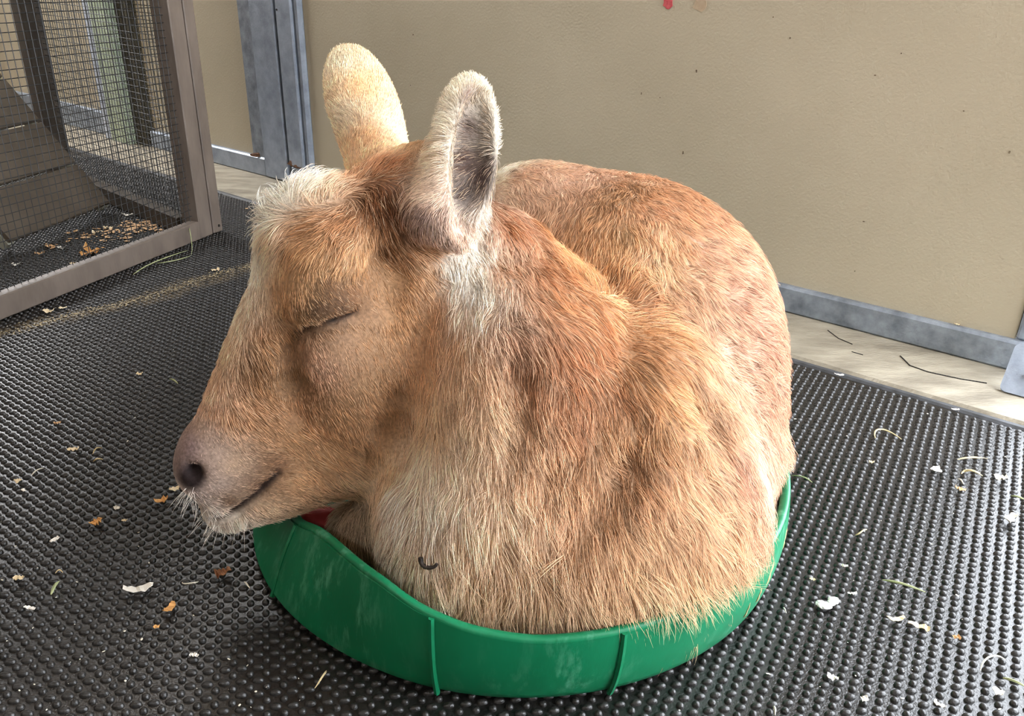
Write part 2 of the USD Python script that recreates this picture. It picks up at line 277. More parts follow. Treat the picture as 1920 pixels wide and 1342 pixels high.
for e in (0.006, rw - 0.026): obj('leg', frame_box(A + E1 * e, E1, hh, EZ, (0, 0.30, 0.0035), (0.02, 0.325, 0.36)), frame_dark, ramp)
# ------------------------------------------------------------------ green rubber feed bowl
BC = np.array([0.005, 0.718, 0])
def cyl_hit(px, py, r):
    q = ray(px, py); a = q[0] ** 2 + q[1] ** 2; b = -2 * (q[0] * BC[0] + q[1] * BC[1]); c = BC[0] ** 2 + BC[1] ** 2 - r * r
    D = b * b - 4 * a * c; return C + q * ((-b - math.sqrt(D)) / 2 / a)
rim = [(0, .258, .094), (60, .256, .098), (120, .252, .098), (165, .246, .086), (192, .236, .076)]
for px, py, r in ((540, 958, .229), (600, 1000, .236), (700, 1080, .257), (800, 1148, .272), (900, 1185, .278), (1030, 1200, .280)):
    h = cyl_hit(px, py, r); rim.append((math.degrees(math.atan2(h[1] - BC[1], h[0] - BC[0])) % 360, r, h[2]))
rim += [(305, .276, .082), (325, .270, .086), (345, .262, .092), (360, .258, .094)]
rim = np.array(sorted(rim)); print(np.round(rim, 3))
from scipy.interpolate import PchipInterpolator
pr, pz = PchipInterpolator(rim[:, 0], rim[:, 1]), PchipInterpolator(rim[:, 0], rim[:, 2])
NT = 240; TH = np.linspace(0, 360, NT, endpoint=False); BR, BZ = pr(TH), pz(TH)
def wall_r(k, R_, base=0.262): return base + (R_ - base) * k ** 0.8 + 0.004 * np.sin(np.pi * k)   # slight belly
prof = []                                            # rings: list of (radius array, z array)
for r, z in ((0.0001, 0.001), (0.18, 0.001), (0.25, 0.001), (0.259, 0.003)): prof.append((np.full(NT, r), np.full(NT, z)))
for k in np.linspace(0.06, 0.955, 12): prof.append((wall_r(k, BR), BZ * k))
T = 0.0085
for a in np.linspace(0, np.pi, 6): prof.append((BR - T / 2 + T / 2 * np.cos(a) + 0.001 * np.sin(a), BZ - 0.004 + 0.004 * np.sin(a)))
for k in np.linspace(0.93, 0.14, 9): prof.append((wall_r(k, BR) - T, BZ * k))
for r, z in ((0.24, 0.011), (0.15, 0.010), (0.0001, 0.010)): prof.append((np.full(NT, r), np.full(NT, z)))
ct, st = np.cos(np.radians(TH)), np.sin(np.radians(TH))
vv = np.stack([np.stack([BC[0] + r * ct, BC[1] + r * st, z], 1) for r, z in prof]).reshape(-1, 3)
vv[:, 2] = 0.0036 + vv[:, 2] * (1 - 0.0036 / 0.09)       # the bowl stands on the studs
ff = []
j = np.arange(NT); jn = (j + 1) % NT
for i in range(len(prof) - 1):
    a, b = i * NT, (i + 1) * NT
    ff += [np.stack([a + j, a + jn, b + jn], 1), np.stack([a + j, b + jn, b + j], 1)]
bm = trimesh.Trimesh(vv, np.vstack(ff), process=False)
if bm.volume < 0: bm.invert()
green = mat('green_rubber', {
    'g': ('geometry', {}), 'n': ('noise_texture', {'scale': 9, 'detail': 4}), 'r': ('rgb_ramp', {'ramp': [(0.3, lin((2, 102, 64))), (0.7, lin((8, 122, 80)))]}),
    'mp': ('mapping', {'scale': (1, 1, 0.25), 'rotation': (0.35, 0.2, 0)}), 'n2': ('noise_texture', {'scale': 75, 'detail': 8, 'roughness': 0.7}), 'n3': ('noise_texture', {'scale': 6, 'detail': 2}),
    'm2': ('map_range', {'from_min': 0.52, 'from_max': 0.72, 'to_min': 0.0, 'to_max': 0.6, 'clamp': True}), 'm3': ('map_range', {'from_min': 0.42, 'from_max': 0.62, 'to_min': 0.15, 'to_max': 1.0, 'clamp': True}),
    'mu': ('math', {'math_type': 'multiply'}), 'mx': ('mix', {'color2': lin((108, 178, 146))}),
    'b': ('bump', {'strength': 0.4, 'distance': 0.0006}), 'p': ('principled_bsdf', {'roughness': 0.42, 'specular_ior_level': 0.45})},
    [('g.position', 'n.vector'), ('n.fac', 'r.fac'), ('g.position', 'mp.vector'), ('mp.vector', 'n2.vector'), ('g.position', 'n3.vector'), ('n2.fac', 'm2.value'), ('n3.fac', 'm3.value'), ('m2.result', 'mu.value1'), ('m3.result', 'mu.value2'),
     ('mu.value', 'mx.fac'), ('r.color', 'mx.color1'), ('mx.color', 'p.base_color'), ('n2.fac', 'b.height'), ('b.normal', 'p.normal')])
bowl = thing('feed_bowl', 'large round green rubber feed bowl with the goat curled inside', 'bowl')
obj('shell', bm, green, bowl, smooth=50)
def out_pt(th, k, lift=0.0):
    R_, Z_ = float(pr(th)), float(pz(th)); r = float(wall_r(k, R_)) + lift
    return np.array([BC[0] + r * math.cos(math.radians(th)), BC[1] + r * math.sin(math.radians(th)), Z_ * k])
for px, py, r in ((540, 958, .238), (808, 1152, .274), (1175, 1215, .285), (1440, 900, .27)):
    h = cyl_hit(px, py, r) if px < 1400 else BC + np.array([.27, .02, 0]); th = math.degrees(math.atan2(h[1] - BC[1], h[0] - BC[0])) % 360
    obj('rib', tube([out_pt(th, k, 0.0004) for k in np.linspace(0.05, 0.97, 10)], 0.0024, 6), green, bowl)
sc = noisy('dried_mud', (160, 150, 104), (186, 176, 130), 160, 0.8)
def scuff(th, k0, k1, w):
    ks = np.linspace(k0, k1, 7); return tube([out_pt(th + 1.2 * k + 0.3 * math.sin(9 * k), k, -w * 0.55) for k in ks], w * np.array([.2, .8, 1, .7, 1, .6, .1]), 6)
for a in ((322, .40, .78, .0022), (319, .30, .55, .0016), (331, .50, .8, .0016), (315, .25, .5, .0012), (334, .5, .7, .001)): obj('dried_mud_streak', scuff(*a), sc, bowl)
# ------------------------------------------------------------------ the goat: one continuous body as a blended implicit surface
def smin(a,b,k):
    h=np.maximum(k-np.abs(a-b),0)/k
    return np.minimum(a,b)-h*h*k*.25
def smax(a,b,k): return -smin(-a,-b,k)
class SDF:
    def __init__(s): s.p=[]
    def ell(s,c,r,k=.03,ax=None,op='u',grp=0):
        c=np.asarray(c,float); r=np.asarray(r,float); A=np.eye(3) if ax is None else np.asarray(ax,float)
        def fn(p):
            q=(p-c)@A.T
            k0=np.linalg.norm(q/r,axis=-1); k1=np.linalg.norm(q/(r*r),axis=-1)
            return k0*(k0-1)/np.maximum(k1,1e-9)
        e=np.abs(A.T)@r if False else np.sqrt(((A*r[:,None])**2).sum(0))
        s.p.append((fn,c-e,c+e,k,op)); return s
    def cone(s,a,ra,b,rb,k=.03,sq=None,op='u'):
        """round cone; sq=(axis unit, factor): squash along axis by factor(<1 = thinner)"""
        a=np.asarray(a,float); b=np.asarray(b,float)
        def fn(p):
            aa,bb=a,b; sc=1
            if sq is not None:
                n,fc=sq; 
                m=(a+b)/2
                w=(1/fc-1)
                p=p+np.outer((p-m)@n,n)*w; aa=a+n*(((a-m)@n)*w); bb=b+n*(((b-m)@n)*w); sc=1
            d=bb-aa; L=d@d; t=np.clip((p-aa)@d/L,0,1)
            # proper-ish round cone: shift t
            return np.linalg.norm(p-aa-t[:,None]*d,axis=-1)-(ra+(rb-ra)*t)
        R_=max(ra,rb)
        s.p.append((fn,np.minimum(a,b)-R_,np.maximum(a,b)+R_,k,op)); return s
    def __call__(s,p):
        v=np.full(len(p),.5)
        for fn,lo,hi,k,op in s.p:
            m=k+.025
            i=np.nonzero(((p>lo-m)&(p<hi+m)).all(1))[0]
            if not len(i): continue
            d=fn(p[i])
            if op=='u': v[i]=smin(v[i],d,k)
            else: v[i]=smax(v[i],-d,k)
        return v
    def mesh(s,lo,hi,h,newton=2):
        lo=np.asarray(lo,float); n=np.ceil((np.asarray(hi)-lo)/h).astype(int)+1
        xs=[lo[i]+h*np.arange(n[i]) for i in range(3)]
        V=np.full(n,.5)
        for fn,a,b,k,op in s.p:
            m=k+.025
            i0=[max(0,int((a[j]-m-lo[j])/h)) for j in range(3)]; i1=[min(n[j],int((b[j]+m-lo[j])/h)+2) for j in range(3)]
            if any(i1[j]<=i0[j] for j in range(3)): continue
            sl=tuple(slice(i0[j],i1[j]) for j in range(3))
            G=np.stack(np.meshgrid(*[xs[j][sl[j]] for j in range(3)],indexing='ij'),-1)
            d=fn(G.reshape(-1,3)).reshape(G.shape[:3])
            V[sl]=smin(V[sl],d,k) if op=='u' else smax(V[sl],-d,k)
        if LIMITS:
            i=np.nonzero((V<.03).ravel()&(np.broadcast_to(xs[2],n)<.14).ravel())[0]
            G=np.stack(np.unravel_index(i,n),-1)*h+lo; V.ravel()[i]=limit(G,V.ravel()[i])
        return nets(V,lo,h)
LIMITS=[]
def limit(p,v):
    for fn in LIMITS: v=smax(v,-fn(p),.008)
    return v
def nets(V,lo,h):
    S=V<0; n=np.array(V.shape)
    c=np.zeros(n-1,np.int8)
    for a,b,d in np.ndindex(2,2,2): c+=S[a:n[0]-1+a,b:n[1]-1+b,d:n[2]-1+d]
    act=(c>0)&(c<8); idx=np.full(act.shape,-1); ii=np.argwhere(act); idx[act]=np.arange(len(ii))
    acc=np.zeros((len(ii),3)); cnt=np.zeros(len(ii))
    for ax in range(3):
        o=[j for j in range(3) if j!=ax]
        for u,w in np.ndindex(2,2):
            off=np.zeros(3,int); off[o[0]]=u; off[o[1]]=w
            p=ii+off; q=p.copy(); q[:,ax]+=1
            a=V[tuple(p.T)]; b=V[tuple(q.T)]; m=(a<0)!=(b<0)
            t=np.where(m,a/np.where(m,a-b,1),0)
            pos=p.astype(float); pos[:,ax]+=t
            acc[m]+=pos[m]; cnt[m]+=1
    v=lo+h*(acc/cnt[:,None]); faces=[]
    for ax in range(3):
        sl0=[slice(None)]*3; sl1=[slice(None)]*3; sl0[ax]=slice(0,-1); sl1[ax]=slice(1,None)
        e=np.argwhere(S[tuple(sl0)]!=S[tuple(sl1)])
        o=[(ax+1)%3,(ax+2)%3]
        ok=(e[:,o[0]]>0)&(e[:,o[1]]>0)&(e[:,o[0]]<n[o[0]]-1)&(e[:,o[1]]<n[o[1]]-1); e=e[ok]
        def g(du,dv):
            p=e.copy(); p[:,o[0]]-=du; p[:,o[1]]-=dv; return idx[tuple(p.T)]
        q=np.stack([g(1,1),g(0,1),g(0,0),g(1,0)],1)
        fl=~S[tuple(e.T)]
        q[fl]=q[fl][:,::-1]
        faces.append(q)
    q=np.vstack(faces); q=q[(q>=0).all(1)]
    return v,np.vstack([q[:,[0,1,2]],q[:,[0,2,3]]])
def cam2w(v): return np.asarray(v)[...,0:1]*R-np.asarray(v)[...,1:2]*U+np.asarray(v)[...,2:3]*F
# head frame
m_=unit(cam2w([-.70,.70,.07])); l0=cam2w([-.35,-.35,.866]); l_=unit(l0-m_*(l0@m_)); d_=np.cross(l_,m_); d_=d_ if d_@cam2w([-1,-1,-.5])>0 else -d_
O=P(700,310,.635); HS_=.955
HA=np.stack([m_,d_,l_])
def Hd(m,d,l=0): return O+m*m_+d*d_+l*l_
def hp(px,py,l=0):
    """point of the head plane at lateral offset l that is seen at this pixel"""
    r=ray(px,py); t=((O+l*l_-C)@l_)/(r@l_); return C+r*t
def build():
    s=SDF()
    def hit(px,py,d0=.45,d1=1.2):
        """first point of the surface along the view of a pixel"""
        q=np.array([P(px,py,d) for d in np.arange(d0,d1,.004)]); v=s(q); i=np.nonzero(v<0)[0]
        return q[i[0]] if len(i) else None
    def groove(pts,r,lift,k,n=6):
        q=[hit(*p) for p in pts]; q=[x for x in q if x is not None]
        q=[x+unit(C-x)*lift for x in q]
        for i in range(len(q)-1): s.cone(q[i],r if i else r*.6,q[i+1],r if i<len(q)-2 else r*.6,k=k,op='s')
    # ---------- trunk
    s.ell(P(1175,628,.87),[.137,.19,.162],k=.05)
    s.ell(P(1005,487,.93),[.098,.11,.107],k=.06)
    s.ell(P(1290,662,.84),[.073,.11,.112],k=.06)
    s.ell([.02,.73,.10],[.19,.20,.10],k=.05)
    s.ell(P(1315,790,.80),[.062,.09,.09],k=.05)
    # shoulder / chest
    s.ell(P(1180,900,.715),[.098,.105,.145],k=.03)
    s.ell(P(1100,1010,.67),[.108,.085,.085],k=.05)
    s.ell(P(1260,1000,.70),[.07,.07,.07],k=.05)
    s.ell(P(880,1010,.69),[.072,.08,.075],k=.05)
    s.ell(P(1172,606,.745),[.050,.06,.050],k=.015)
    s.ell(P(1372,900,.75),[.034,.04,.045],k=.025)
    s.cone(P(1320,850,.75),.055,P(1405,868,.775),.034,k=.025)
    s.cone(P(700,1010,.74),.035,P(640,1000,.80),.03,k=.02)
    # neck
    s.cone(P(890,560,.715),.082,P(985,700,.70),.098,k=.012)
    s.ell(P(985,760,.69),[.09,.095,.115],k=.012)
    s.cone(P(985,780,.69),.085,P(950,920,.68),.082,k=.03)
    # head
    H=lambda c,r,k=.02,op='u': s.ell(hp(*c),np.array(r)*HS_,k=k,ax=HA,op=op)
    H((750,420,0),(.075,.055,.054),k=.03)
    H((610,455,0),(.05,.05,.048))
    s.cone(hp(615,480),.05*HS_,hp(425,820),.028*HS_,k=.02,sq=(l_,.95))
    s.cone(hp(680,600),.072*HS_,hp(465,850),.04*HS_,k=.03,sq=(l_,.75))
    s.cone(hp(790,700),.08*HS_,hp(520,885),.035*HS_,k=.03,sq=(l_,.72))
    s.cone(hp(520,885),.036*HS_,hp(425,945),.021*HS_,k=.02,sq=(l_,.9))
    s.cone(hp(650,856,-.015),.029*HS_,hp(445,944,-.006),.019*HS_,k=.02)
    H((405,868,0),(.028,.034,.028)); H((378,888,0),(.016,.021,.022),k=.015)
    for e in (-1,1):
        H((625,490,.048*e),(.034,.022,.022)); H((605,560,.046*e),(.027,.024,.022),k=.012)
        H((640,660,.04*e),(.03,.03,.022),k=.02)
        H((730,730,.034*e),(.06,.06,.03))
    groove([(532,610),(538,660),(548,720),(556,780)],.006,.0042,.014)
    groove([(548,634),(572,614),(620,602),(668,588)],.0028,.0004,.005)
    groove([(712,480),(735,520),(728,570)],.006,.004,.02)
    groove([(402,977),(440,957),(490,918),(522,887)],.0028,.0002,.005)
    q=hit(364,886); s.ell(q-F*.001,[.0075,.006,.0115],k=.004,ax=HA,op='s')
    groove([(740,760),(735,820),(745,880)],.008,.0075,.02)
    # neck wrinkles
    groove([(960,640),(972,720),(975,800),(962,860)],.007,.0065,.018)
    groove([(1205,800),(1180,870),(1130,950),(1070,1010)],.007,.0065,.02)
    groove([(1300,720),(1340,790),(1375,860)],.007,.006,.018)
    groove([(1340,700),(1390,760)],.006,.0055,.018)
    # ears
    def ear(base,tip,dep0,dep1,w,nrm,th=.016,cup=(.0,.0),wt=.8):
        a=P(*base,dep0); b=P(*tip,dep1); ax=unit(b-a); n=cam2w(nrm); n=unit(n-ax*(n@ax)); t=np.cross(n,ax)
        L=np.linalg.norm(b-a); A=np.stack([ax,t,n])
        c=a+ax*L*.46
        s.ell(c,[L*.47,w,th],k=.012,ax=A)
        s.ell(a+ax*L*.70,[L*.315,w*wt,th*.85],k=.02,ax=A)
        s.ell(c+n*th*.80-ax*L*.01+t*cup[0],[L*.44,w*.72,th*1.0],k=.006,ax=A,op='s')
    s.cone(P(822,398,.612),.025,P(850,330,.620),.021,k=.015)
    ear((852,462),(886,148),.607,.637,.0262,(.62,.05,-.78))
    s.cone(P(715,320,.70),.029,P(695,260,.715),.023,k=.015)
    ear((728,345),(648,92),.705,.735,.030,(-.3,0,.9),th=.015)
    return s
NHAIR = 172000
HS = 0.003
def bowl_wall(p):                                     # the bowl's wall and floor: the body rests inside them
    x, y = p[:, 0] - BC[0], p[:, 1] - BC[1]; th = np.degrees(np.arctan2(y, x)) % 360; R_, Z_ = pr(th), pz(th)
    k = np.clip(p[:, 2] / Z_, 0.02, 1); rin = wall_r(k, R_) - T - 0.0025
    rr = np.hypot(x, y); wall_d = np.maximum(rin - rr, p[:, 2] - Z_ - 0.002)
    wall_d = np.where(p[:, 0] < -0.15, np.maximum(wall_d, rr - rin - T - 0.006), wall_d)      # the chin hangs over the rim, outside the bowl
    return np.minimum(wall_d, p[:, 2] - 0.0155)
LIMITS.append(bowl_wall)
sdf = build()
gv, gf = sdf.mesh([-.35, .36, 0.0], [.36, 1.05, .52], HS)
def normals(v, f):
    fn = np.cross(v[f[:, 1]] - v[f[:, 0]], v[f[:, 2]] - v[f[:, 0]]); n = np.zeros_like(v)
    for k in range(3): np.add.at(n, f[:, k], fn)
    return n / (np.linalg.norm(n, axis=1, keepdims=True) + 1e-12)
from scipy.sparse import coo_matrix
ee = np.vstack([gf[:, [0, 1]], gf[:, [1, 2]], gf[:, [2, 0]]]); ee = np.vstack([ee, ee[:, ::-1]])
AD = (coo_matrix((np.ones(len(ee)), (ee[:, 0], ee[:, 1])), shape=(len(gv),) * 2) > 0).astype(float).tocsr(); dg = np.asarray(AD.sum(1))
for _ in range(2): gv = 0.5 * gv + 0.5 * (AD @ gv) / dg
gn = normals(gv, gf)
print('goat', len(gv), len(gf))
gp = proj(gv); front = np.nonzero(((gv - C) * gn).sum(1) < 0)[0]; ptree = cKDTree(gp[front, :2])
def surf(px, py):
    """the body vertex that the photo shows at this pixel"""
    for r in (6, 12, 25, 50, 90):
        i = ptree.query_ball_point((px, py), r)
        if i: i = front[np.array(i)]; return i[np.argmin(gp[i, 2] + 0.0002 * np.hypot(gp[i, 0] - px, gp[i, 1] - py))]
    return front[ptree.query((px, py))[1]]
COAT = [  # px, py, comb dx, dy, length mm, lift, r, g, b
(480,395,-.8,-.5,24,.8,253,242,226),(520,360,-.5,-.8,22,.8,253,242,226),(560,350,.3,-.8,20,.7,250,236,216),(600,355,.3,-.7,17,.6,236,204,170),(640,335,.5,-.7,14,.5,206,152,108),(720,305,.4,-.8,13,.5,172,108,64),  # forehead tuft: cream coat, lightened further as a painted highlight
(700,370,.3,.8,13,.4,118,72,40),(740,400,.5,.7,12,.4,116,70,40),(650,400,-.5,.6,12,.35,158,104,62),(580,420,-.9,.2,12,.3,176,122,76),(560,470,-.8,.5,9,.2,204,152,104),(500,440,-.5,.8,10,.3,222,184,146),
(478,470,-.2,.95,8,.25,252,236,216),(456,560,-.3,.95,9,.3,250,222,194),(428,650,-.3,.9,9,.35,242,202,164),(396,735,-.3,.9,8,.3,226,184,150),(470,520,-.3,.95,9,.3,252,228,204),(440,605,-.3,.95,9,.3,248,214,182),  # nose ridge: pale coat stripe, raised further to carry a painted highlight
(520,540,.1,.95,9,.2,200,150,104),(470,690,.55,.6,11,.25,140,98,62),(500,640,.5,.7,11,.25,176,126,82),(430,780,.5,.7,9,.25,184,136,96),(395,760,.2,.9,7,.3,196,150,116),(480,780,.6,.6,9,.2,184,134,92),
(385,805,.3,.7,4,.2,196,162,142),(400,850,.5,.5,4,.2,176,146,128),(352,835,.1,.9,2,.1,160,130,128),(345,890,.2,.8,2,.1,138,110,106),(440,870,.6,.4,6,.2,188,152,122),(410,910,.6,.4,5,.2,184,156,140),(350,930,.2,.8,4,.2,196,176,168),
(430,945,.6,-.3,5,.2,140,104,78),(490,915,.6,-.3,5,.2,136,98,72),(520,880,.6,-.2,6,.2,150,106,74),(440,975,.3,.8,9,.3,226,206,186),(500,955,.5,.6,9,.3,204,168,132),(385,970,0,.9,7,.3,226,210,196),
(560,900,.6,.6,10,.25,202,154,108),(620,860,.6,.6,10,.2,192,142,94),(560,830,.6,.6,9,.2,188,138,92),(560,770,.4,.8,8,.2,170,118,76),(650,780,.5,.8,8,.2,178,130,86),(700,720,.4,.8,8,.2,184,138,96),
(600,690,.3,.9,6,.2,180,134,104),(545,720,.2,.9,7,.15,150,108,68),(530,660,.1,.95,7,.15,160,114,74),(640,650,.4,.8,6,.2,174,130,94),(690,630,.5,.7,7,.2,176,130,90),(600,575,.5,.6,4,.15,96,66,42),(650,575,.6,.3,5,.15,98,68,44),(620,535,.4,.5,5,.15,128,88,56),(670,555,.6,.3,6,.15,140,96,62),
(600,500,-.2,.7,7,.2,196,150,102),(560,540,0,.9,7,.2,196,148,100),(690,540,.6,.4,8,.2,172,124,82),(740,520,.6,.6,9,.25,190,140,92),(750,600,.5,.8,9,.25,188,138,92),(690,470,.5,.5,9,.25,190,140,92),(725,465,.4,.8,10,.25,128,86,54),(650,445,-.3,.6,10,.25,166,116,74),(640,490,-.3,.6,8,.25,200,150,102),
(790,470,.5,.7,10,.25,186,134,90),(800,520,.4,.8,10,.25,198,148,104),(810,580,.4,.9,10,.25,196,144,100),(855,510,.1,1,15,.35,240,228,214),(890,540,.1,1,17,.35,240,228,214),(900,480,.2,.9,16,.35,238,222,206),(885,585,.1,1,15,.3,226,200,176),
(780,680,.3,.95,10,.2,196,144,100),(720,800,.4,.9,9,.2,196,150,108),(850,650,.2,1,13,.2,198,152,114),(850,730,.1,1,13,.25,204,164,128),(800,800,.1,1,14,.25,206,166,128),(860,850,.1,1,16,.3,216,186,156),(780,880,.2,.9,14,.3,216,192,166),(720,880,.5,.7,12,.3,206,168,130),(670,915,.6,.5,12,.3,210,176,142),
(955,420,.5,.85,18,.35,176,112,66),(940,500,.3,.95,18,.3,190,134,92),(1020,510,.5,.8,20,.35,180,120,76),(1070,560,.5,.8,20,.35,186,128,82),(960,620,.2,1,18,.3,178,134,106),(1000,700,.25,1,18,.3,166,114,78),(1080,680,.5,.8,18,.3,168,108,68),
(1140,620,.5,.8,20,.35,178,118,74),(1165,740,.3,.9,18,.3,168,112,72),(1100,800,.3,.9,18,.25,178,122,84),(930,780,.15,1,18,.3,206,166,130),(980,850,.1,1,18,.3,192,148,112),(940,950,.1,1,20,.3,212,178,148),(1050,890,.15,1,20,.3,186,138,98),(1090,950,.1,1,22,.35,196,152,116),
(1150,820,.1,1,18,.3,196,150,108),(1175,860,.4,.9,20,.3,164,114,76),
(745,930,-.4,.9,20,.5,238,214,198),(745,1010,-.4,.9,22,.5,232,204,184),(800,960,0,1,20,.35,230,206,184),(800,1080,.1,1,26,.4,216,182,152),(900,1030,.1,1,24,.35,216,178,144),(900,1120,.15,1,28,.4,206,166,128),(1000,1100,.15,1,28,.35,206,166,130),(1040,1170,.1,1,30,.4,216,178,144),
(1150,1100,.3,.95,28,.35,206,162,122),(1200,1000,.4,.9,24,.3,196,152,112),(1230,1120,.4,.9,30,.45,216,178,138),(1300,1050,.5,.85,26,.4,208,164,124),(1350,980,.5,.85,22,.4,206,162,126),(1210,900,.4,.9,22,.3,182,132,92),(1280,900,.5,.85,22,.3,206,162,126),(1340,840,.6,.8,20,.3,190,146,110),
(1110,520,-.2,-.9,22,.9,206,152,98),(1150,530,.2,-.9,22,.8,200,144,92),(1180,565,.5,-.3,22,.5,182,124,78),(1230,620,.8,.3,22,.4,196,142,92),(1220,690,.6,.7,22,.35,186,134,88),(1260,740,.7,.6,22,.3,206,154,104),(1220,810,.5,.85,22,.3,192,142,98),
(1320,700,.9,.4,20,.35,214,168,132),(1380,760,.9,.4,20,.35,214,172,140),(1425,870,.5,.8,18,.5,222,184,162),(1395,890,.3,.9,14,.3,180,130,104),
(980,320,.4,.8,16,.4,200,156,126),(1060,335,.3,.9,16,.4,206,162,134),(1030,400,.2,1,18,.35,196,152,118),(1130,410,.1,1,18,.35,182,132,88),(1165,360,.1,.9,16,.4,160,112,70),(1160,450,.1,1,18,.35,194,148,100),(1120,480,.1,1,18,.35,200,152,106),
(1230,390,.3,.7,16,.4,200,146,106),(1250,440,.1,.9,18,.4,206,158,118),(1230,500,-.1,1,20,.4,212,168,128),(1330,470,.8,.4,18,.4,210,158,124),(1300,580,.5,.8,20,.4,216,168,132),(1400,540,.9,.1,18,.4,212,156,126),(1440,640,.95,.1,16,.4,206,146,116),(1380,650,.9,.3,18,.4,220,172,142),(1440,730,.9,.4,16,.4,208,154,124),
(650,1000,.3,.9,18,.4,160,136,112),(690,960,.3,.9,18,.4,172,148,122),(700,1050,.4,.8,20,.4,160,134,108),
(640,110,-.2,-.9,6,.45,248,222,184),(680,160,.1,-.9,5,.35,226,172,116),(690,250,.2,-.9,6,.35,224,166,112),(645,220,-.5,-.7,7,.45,246,220,188),(740,240,.5,-.7,6,.4,238,208,168),(660,280,0,-.9,7,.4,222,176,132),(730,280,.1,-.9,7,.4,216,176,132),
(850,160,-.4,-.8,7,.5,246,228,200),(900,150,.4,-.8,7,.5,246,228,200),(830,220,-.9,-.2,8,.5,244,226,200),(812,300,-.9,-.1,9,.5,232,206,178),(880,180,0,-.9,5,.3,124,98,88),(885,240,-.9,.1,12,.4,90,66,56),(880,300,-.9,.2,13,.4,84,60,50),(870,360,-.8,.3,13,.4,62,44,38),(905,330,-.3,.6,8,.3,70,50,44),
(938,250,.9,-.2,8,.5,246,230,206),(935,320,.9,.1,8,.5,244,228,204),(915,390,.8,.3,8,.5,238,218,198),(800,360,-.7,.3,8,.35,226,192,166),(790,410,-.4,.6,5,.3,160,132,124),(820,430,.2,.8,6,.3,182,152,136),(860,440,.2,.9,8,.3,196,160,140),
]
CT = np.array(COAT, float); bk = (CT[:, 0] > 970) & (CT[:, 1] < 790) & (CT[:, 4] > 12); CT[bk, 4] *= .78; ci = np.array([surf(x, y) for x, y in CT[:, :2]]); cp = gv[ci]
cd = CT[:, 2:3] * R - CT[:, 3:4] * U
cd = cd - (cd * gn[ci]).sum(1, keepdims=True) * gn[ci]; cd /= np.linalg.norm(cd, axis=1, keepdims=True) + 1e-9
ctree = cKDTree(np.hstack([cp, gn[ci] * 0.012]))
CL = lin(CT[:, 6:9]); CL[(CT[:, 0] > 1290) & (CT[:, 1] < 790)] *= .8; CL = (CL * 0.84 + CL.mean(1, keepdims=True) * 0.16) * 1.33 * np.array([.98, 1.0, .98]); CL /= np.maximum(1, CL.max(1, keepdims=True) / .86)  # right flank colours darkened to offset the strong light on that side
def coat(p, n):
    """comb direction, length (m), lift and colour of the coat at surface points"""
    d, i = ctree.query(np.hstack([p, n * 0.012]), k=5)
    w = 1 / (d + 0.004) ** 2.5; w /= w.sum(1, keepdims=True)
    mix = lambda a: (a[i] * (w if a.ndim == 1 else w[..., None])).sum(1)
    v = mix(cd); v -= (v * n).sum(1, keepdims=True) * n; v /= np.linalg.norm(v, axis=1, keepdims=True) + 1e-9
    return v, mix(CT[:, 4]) / 1000, mix(CT[:, 5]), mix(CL)
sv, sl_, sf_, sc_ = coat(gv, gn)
# bare, dark skin: nostril, lip line, closed eyelid
def near_line(pts, width):
    q = np.array([gv[surf(*a)] for a in pts]); t = np.linspace(0, len(q) - 1, 60); q = np.stack([np.interp(t, np.arange(len(q)), q[:, k]) for k in range(3)], 1)
    return np.clip(1.3 - cKDTree(q).query(gv)[0] / width, 0, 1)
bare = np.zeros(len(gv))
for pts, wd, col in (([(404, 975), (440, 957), (490, 918), (520, 888)], .0044, (58, 42, 36)), ([(548, 634), (572, 614), (620, 602), (668, 588)], .0030, (52, 36, 26))):
    k = near_line(pts, wd); sc_ = sc_ * (1 - k[:, None]) + lin(col) * k[:, None]; bare = np.maximum(bare, k)
nq = (gv - gv[surf(363, 886)]) @ HA.T
k = np.clip(2.2 - 1.8 * np.sqrt((nq[:, 0] / .0145) ** 2 + (nq[:, 1] / .0105) ** 2 + (nq[:, 2] / .016) ** 2), 0, 1); sc_ = sc_ * (1 - k[:, None]) + lin((56, 42, 42)) * k[:, None]; bare = np.maximum(bare, k)
goat = thing('goat', 'tan and cream goat curled up asleep in the green bowl', 'goat')
skin = mat('goat_skin', {'a': ('attribute', {'attribute': 'coat_color'}), 'g': ('geometry', {}), 'n': ('noise_texture', {'scale': 420, 'detail': 3}), 'm': ('map_range', {'from_min': .3, 'from_max': .7, 'to_min': .72, 'to_max': 1.25, 'clamp': True}),
    'x': ('mix', {'mix_type': 'multiply', 'fac': 1.0}), 'b': ('bump', {'strength': .5, 'distance': .0008}), 'p': ('principled_bsdf', {'roughness': 0.75, 'specular_ior_level': 0.25})},
    [('g.position', 'n.vector'), ('n.fac', 'm.value'), ('a.color', 'x.color1'), ('m.result', 'x.color2'), ('x.color', 'p.base_color'), ('n.fac', 'b.height'), ('b.normal', 'p.normal')])
body = usdkit.mesh(stage, '/World/goat/body', (gv, gf), skin, smooth=True)
UsdGeom.PrimvarsAPI(body).CreatePrimvar('coat_color', Sdf.ValueTypeNames.Color3fArray, 'vertex').Set(Vt.Vec3fArray.FromNumpy((sc_ * (0.5 + 0.2 * np.clip((sc_.mean(1, keepdims=True) - .25) / .3, 0, 1))).astype(np.float32)))
